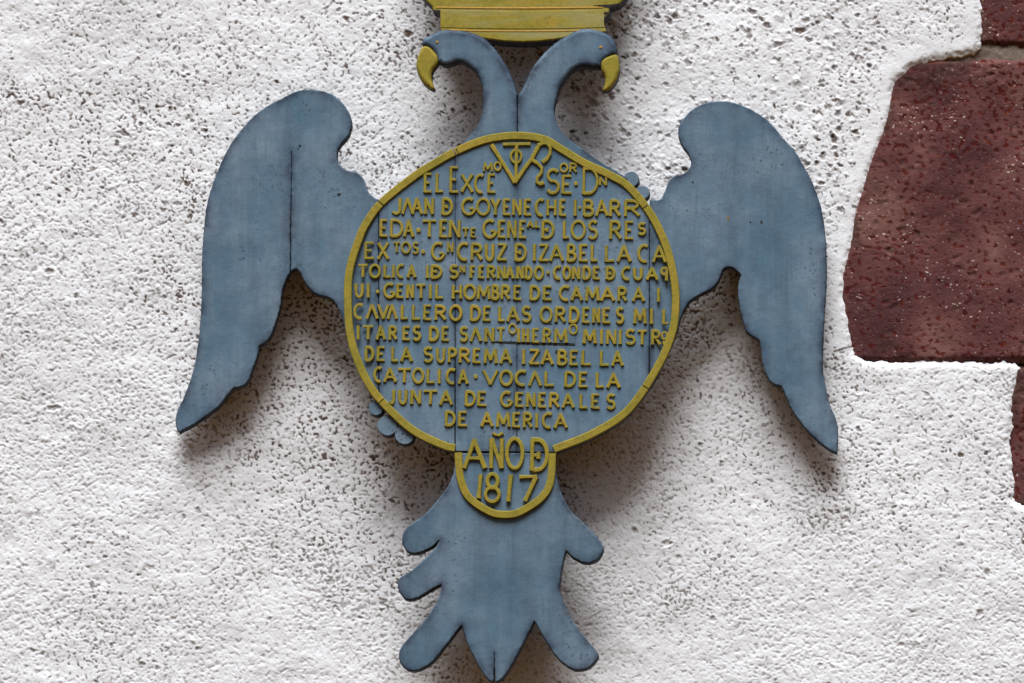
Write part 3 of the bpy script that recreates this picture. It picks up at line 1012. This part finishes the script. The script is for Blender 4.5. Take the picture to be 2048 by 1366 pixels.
# each line: default slope of the baseline as (x, top, bottom) at two places, letters as (char, x0, x1[, top, bottom])
LINES = [
    ("first line of raised letters, EL EXCE MO SE OR D N", (846, 345.5, 386.5), (1200, 349, 389.5),
     [('E', 847, 865), ('L', 870.5, 888), ('E', 898, 918, 332.5, 387), ('X', 921, 948, 348, 386), ('C', 948, 969, 349, 387), ('E', 974, 992, 347, 387.5),
      ('M', 966, 986, 325, 344), ('O', 988, 1003, 324, 342), ('S', 1091, 1120, 338.5, 389), ('E', 1122, 1144.5, 350, 389), ('O', 1120, 1136.5, 327, 345.5),
      ('R', 1138, 1154.5, 326, 346), ('.', 1147, 1157, 363, 373), ('D', 1163, 1197, 335, 390), ('N', 1198, 1215, 354, 372)]),
    ("raised line reading JUAN D GOYENECHE I BARR", (780, 395, 429.5), (1280, 400, 434.5),
     [('J', 780, 806), ('Λ', 803, 828), ('A', 823, 846), ('N', 848, 869), ('Đ', 882.5, 905.5), ('G', 922, 949), ('O', 952.5, 980), ('Y', 981, 1002),
      ('E', 1004.5, 1022), ('N', 1024, 1044), ('E', 1047, 1064), ('C', 1069, 1089), ('H', 1092, 1114), ('E', 1117.5, 1133.5), ('I', 1146, 1155), ('.', 1156, 1163.5, 412, 419.5),
      ('B', 1165, 1188), ('A', 1191, 1217), ('R', 1218, 1241), ('R', 1247, 1280)]),
    ("raised line reading EDA TENTE GENEAL D LOS RES", (758, 438.5, 474.5), (1290, 442, 480.5),
     [('E', 758.5, 776), ('D', 779, 806), ('A', 807, 828.5), ('.', 831.5, 843, 455, 467), ('T', 844, 874), ('E', 878, 896), ('N', 897, 922), ('T', 924, 939, 456, 475),
      ('E', 940.5, 953, 456, 475.5), ('G', 964.5, 991), ('E', 995, 1012.5), ('N', 1014, 1034), ('E', 1037, 1053.5), ('A', 1054, 1068, 441, 456.5),
      ('L', 1069.5, 1080.5, 441, 456.5), ('Đ', 1082, 1108.5), ('L', 1125, 1139.5), ('O', 1142, 1171), ('S', 1175, 1196), ('R', 1218, 1243), ('E', 1248.5, 1268),
      ('S', 1274.5, 1292, 446, 471)]),
    ("raised line reading EX TOS G N CRUZ D IZABEL LA CA", (728, 484, 519.5), (1332, 490.5, 526),
     [('E', 728, 749.5), ('X', 753.5, 779), ('T', 786, 801, 484, 505.5), ('O', 803, 821.5, 484, 507), ('S', 824, 837.5, 485, 508.5), ('.', 841.5, 851.5, 499, 509.5),
      ('G', 862, 888), ('N', 894, 907.5, 484, 505.5), ('C', 913, 938.5), ('R', 940.5, 965), ('U', 969, 989), ('Z', 992.5, 1015), ('Đ', 1028, 1053), ('I', 1065, 1072.5),
      ('Z', 1076, 1098), ('A', 1099, 1128), ('B', 1133, 1152.5), ('E', 1157, 1177), ('L', 1180.5, 1196.5), ('L', 1208.5, 1230), ('A', 1234, 1262.5), ('C', 1274, 1298),
      ('A', 1304.5, 1333)]),
    ("raised line reading TOLICA I D S N FERNANDO CONDE D CUAQ", (715, 528.5, 556), (1337, 535, 561.5),
     [('T', 715, 736.5), ('O', 739, 761.5), ('L', 766, 783), ('I', 784, 790), ('C', 792, 809), ('A', 814, 832.5), ('I', 851, 859), ('Đ', 860, 884.5), ('S', 898, 917.5),
      ('N', 919, 931, 530.5, 546.5), ('F', 939, 951.5), ('E', 956, 969.5), ('R', 973, 991), ('N', 994, 1012), ('A', 1012, 1029), ('N', 1032.5, 1048.5), ('D', 1049.5, 1064.5),
      ('O', 1068.5, 1087.5), ('.', 1092, 1100.5, 541.5, 550), ('C', 1105.5, 1123), ('O', 1125.5, 1142), ('N', 1143.5, 1161), ('D', 1164, 1181.5), ('E', 1185, 1200.5),
      ('Đ', 1210.5, 1230.5), ('C', 1242, 1262), ('U', 1265.5, 1286), ('A', 1292, 1317), ('q', 1320.5, 1337)]),
    ("raised line reading UI GENTIL HOMBRE DE CAMARA I", (709, 566, 596), (1321, 575, 605),
     [('U', 709, 728), ('I', 733.5, 740.5), ('.', 751, 760, 579, 588.5), ('G', 766, 789), ('E', 792, 808.5), ('N', 812, 828.5), ('T', 832, 853), ('I', 858, 864.5),
      ('L', 869.5, 888), ('H', 903, 924.5), ('O', 927.5, 952), ('M', 953.5, 981.5), ('B', 982.5, 999), ('R', 1001, 1020), ('E', 1026, 1043.5), ('D', 1058.5, 1080),
      ('E', 1085, 1104.5), ('C', 1117, 1141), ('A', 1141.5, 1166), ('M', 1170.5, 1199.5), ('A', 1201, 1230), ('R', 1234, 1254), ('A', 1264.5, 1290), ('I', 1312.5, 1321.5)]),
    ("raised line reading CAVALLERO DE LAS ORDENES MIL", (706, 607.5, 638.5), (1338, 617.5, 650),
     [('C', 706.5, 728), ('Λ', 731.5, 757), ('V', 754.5, 779), ('Λ', 774, 795.5), ('L', 800.5, 817), ('L', 822.5, 842), ('E', 845.5, 864), ('R', 868.5, 892.5), ('O', 899, 924),
      ('D', 939.5, 961.5), ('E', 965, 983), ('L', 996, 1011), ('A', 1013.5, 1039), ('S', 1042.5, 1062.5), ('O', 1080, 1104.5), ('R', 1109, 1131), ('D', 1137, 1158.5),
      ('E', 1163.5, 1180.5), ('N', 1184, 1201), ('E', 1204, 1221.5), ('S', 1231.5, 1248), ('M', 1267, 1293), ('I', 1299.5, 1307.5), ('L', 1323.5, 1338.5)]),
    ("raised line reading ITARES DE SANT O I HERM O MINISTR O", (712, 650.5, 680), (1335, 660.5, 691.5),
     [('I', 712.5, 720.5), ('T', 725, 748), ('A', 752, 772), ('R', 776.5, 794), ('E', 804, 821.5), ('S', 824.5, 842), ('D', 857, 878), ('E', 882, 899.5), ('S', 918.5, 936),
      ('Λ', 940, 963.5), ('N', 968.5, 989.5), ('T', 992.5, 1011), ('O', 1017, 1033, 648, 668.5), ('I', 1034, 1041.5), ('H', 1044.5, 1058.5), ('E', 1063, 1079), ('R', 1084.5, 1102),
      ('M', 1108, 1135.5), ('O', 1138, 1155, 648.5, 669.5), ('M', 1165.5, 1193), ('I', 1200, 1206.5), ('N', 1212, 1233.5), ('I', 1237.5, 1244.5), ('S', 1249.5, 1271.5),
      ('T', 1273.5, 1295), ('R', 1301.5, 1322), ('O', 1322.5, 1336, 664, 680), ('.', 1324, 1333, 683, 690)]),
    ("raised line reading DE LA SUPREMA IZABEL LA", (729, 692.5, 723), (1246, 701.5, 733.5),
     [('D', 729, 748), ('E', 753, 771), ('L', 782, 797.5), ('A', 801, 825.5), ('S', 845.5, 866), ('U', 872, 891.5), ('P', 895, 913.5), ('R', 917, 940), ('E', 945, 962.5),
      ('M', 967.5, 995), ('A', 999.5, 1024), ('I', 1043.5, 1051.5), ('Z', 1056.5, 1080), ('A', 1082, 1107.5), ('B', 1114.5, 1134.5), ('E', 1138, 1157.5), ('L', 1161.5, 1183),
      ('L', 1198.5, 1219), ('A', 1223, 1247.5)]),
    ("raised line reading CATOLICA VOCAL DE LA", (747, 734.5, 765), (1240, 745.5, 777.5),
     [('C', 746.5, 765), ('A', 767, 793.5), ('T', 795, 823.5), ('O', 825, 848), ('L', 852, 871), ('I', 874.5, 881.5), ('C', 890.5, 912), ('A', 916.5, 937),
      ('.', 946.5, 956.5, 749, 758.5), ('V', 965, 997.5), ('O', 999.5, 1025), ('C', 1028.5, 1054), ('Λ', 1056.5, 1083.5), ('L', 1087.5, 1109), ('D', 1128, 1151.5), ('E', 1156.5, 1176.5),
      ('L', 1190.5, 1209), ('A', 1213.5, 1241)]),
    ("raised line reading JUNTA DE GENERALES", (777, 778, 808.5), (1230, 788.5, 819.5),
     [('J', 776.5, 791.5), ('U', 796, 815.5), ('N', 820.5, 843), ('T', 846, 876.5), ('A', 879, 905.5), ('D', 929, 951), ('E', 954, 974), ('G', 1000, 1023.5), ('E', 1029.5, 1048.5),
      ('N', 1052, 1072), ('E', 1075.5, 1093.5), ('R', 1097.5, 1119), ('A', 1124, 1149), ('L', 1158, 1176.5), ('E', 1181.5, 1200), ('S', 1211.5, 1231)]),
    ("raised line reading DE AMERICA", (889, 822, 853), (1135, 827, 858),
     [('D', 889, 911), ('E', 915.5, 935.5), ('A', 961.5, 986.5), ('M', 992.5, 1020.5), ('E', 1023.5, 1042), ('R', 1045, 1064.5), ('I', 1070, 1077.5), ('C', 1083, 1105.5), ('A', 1108, 1135.5)]),
]
for label, a, b, letters in LINES:
    L = Letters()
    for g in letters:
        if len(g) == 5:
            t, bt = g[3], g[4]
        else:
            k = ((g[1] + g[2]) / 2 - a[0]) / (b[0] - a[0])
            t, bt = a[1] + k * (b[1] - a[1]), a[2] + k * (b[2] - a[2])
        small = (bt - t) < 25
        L.glyph(g[0], g[1], g[2], t, bt, 4.2 if small else 5.8, 3.0)
    L.done("inscription_line", label)

L = Letters()
L.glyph('A', 926, 973, 877, 939, 8.0, 4.5)
L.glyph('N', 978, 1008, 875.5, 939, 8.0, 4.5)
L.stroke([(986, 866.5), (991, 870), (998, 871.5), (1006, 866)], 5.0, 4.0)
L.glyph('O', 1011.5, 1047.5, 875.5, 939.5, 8.0, 4.5)
L.glyph('Đ', 1059, 1097, 877, 944, 8.0, 4.5)
L.done("inscription_line", "large raised letters reading AÑO D")
L = Letters()
L.glyph('1', 952, 967, 947, 999, 8.0, 4.5)
L.glyph('8', 968.5, 1001.5, 946.5, 1006.5, 7.6, 4.5)
L.glyph('1', 1011, 1027.5, 948, 1005.5, 8.4, 4.5)
L.glyph('7', 1036, 1077, 950, 1004.5, 8.2, 4.5)
L.done("inscription_line", "large raised numerals reading 1817")

L = Letters()
L.stroke([(983, 290), (1030, 366)], 7.5, 4.2)
L.stroke([(1030, 366), (1050, 337), (1064, 318), (1077, 293)], 7.5, 4.2)
L.stroke([(1076, 292), (1086, 287), (1095, 288), (1101, 297), (1100, 309), (1093, 320), (1085, 325)], 6.8, 4.2)
L.stroke([(1063, 320), (1076, 328), (1084, 337), (1083, 347), (1075, 356), (1074, 365), (1081, 369), (1088, 366)], 6.8, 4.2)
L.stroke([(1006, 289.5), (1061, 288.5)], 6.0, 4.2)
L.stroke([(1033.5, 290), (1032, 362)], 6.5, 4.2)
L.stroke(arc(1032.5, 313.5, 10.5, 13, 90, 450, 20), 4.8, 4.0)
L.done("monogram", "interlaced raised yellow initials V T R at the top of the disc")

# repair patch let into the board, cracks and chips
board("repair_patch", [(990, 651, 1), (1070, 650, 1), (1106.6, 650, 1), (1107.4, 686, 1), (990, 682.5, 1)], YF - 0.0012, 2, (BLUE, DARK), pl, bevel=0.6, nb=1, rough=0.2)
board("repair_patch", [(1108.6, 650, 1), (1151, 650, 1), (1150, 687.5, 1), (1109.4, 686, 1)], YF - 0.0012, 2, (BLUE, DARK), pl, bevel=0.6, nb=1, rough=0.2)
board("crack", [(986, 683.4, 1), (1010, 684.2), (1060, 685.4), (1100, 687), (1150, 688.3, 1), (1151, 691, 1), (1100, 690), (1060, 688.8), (1010, 687), (988, 685.5, 1)], YF - 0.0006, 1, (DARK, DARK), pl, bevel=.2, nb=1, rough=0.2)
board("crack", [(1106.5, 676, 1), (1110.5, 676, 1), (1110.5, 689, 1), (1107, 689, 1)], YF - 0.0018, 1, (DARK, DARK), pl, bevel=.2, nb=1, rough=0.2)
for cx, cy, rx, ry, m in ((678, 388.5, 4.5, 2.4, DARK), (1113.5, 704, 3, 4, DARK), (1118, 729, 2.4, 6, DARK), (1455, 437, 4, 4.5, RUST), (1500.5, 444, 2, 2.5, DARK),
                          (1522.5, 444, 2.4, 3, DARK), (1315, 472, 3, 3.4, DARK), (882, 533, 0.1, .1, None), (1101.5, 649, 3.5, 2, DARK), (893, 408, 3.6, 2.2, DARK),
                          (985, 1014, 2.6, 1.6, DARK), (651, 415, 1.2, 1.2, DARK), (1385, 364, 2.4, 1.4, DARK), (600, 291, 3, 2, DARK), (596, 297, 1.5, 1.3, DARK)):
    if m:
        wp = tilt(cx, cy)
        board("paint_chip", blob(cx, cy, rx, ry), YF + wp / 1000 - 0.0005, 1, (m, m), pl, bevel=0.2, nb=1, step=1.5, rough=0)

# spacers that hold the boards off the wall
for x0, x1, y0, y1 in ((960, 1090, 420, 470), (960, 1090, 1080, 1120), (480, 640, 400, 440), (1420, 1580, 400, 440)):
    board("mounting_block", [(x0, y0, 1), (x1, y0, 1), (x1, y1, 1), (x0, y1, 1)], YF + TH / 1000 + 0.0035 + tilt((x0 + x1) / 2, y1) / 1000, max(8, -1000 * YF - 36 - tilt((x0 + x1) / 2, y1)), (EDGE, EDGE), pl, bevel=1, nb=1, step=40, rough=0)
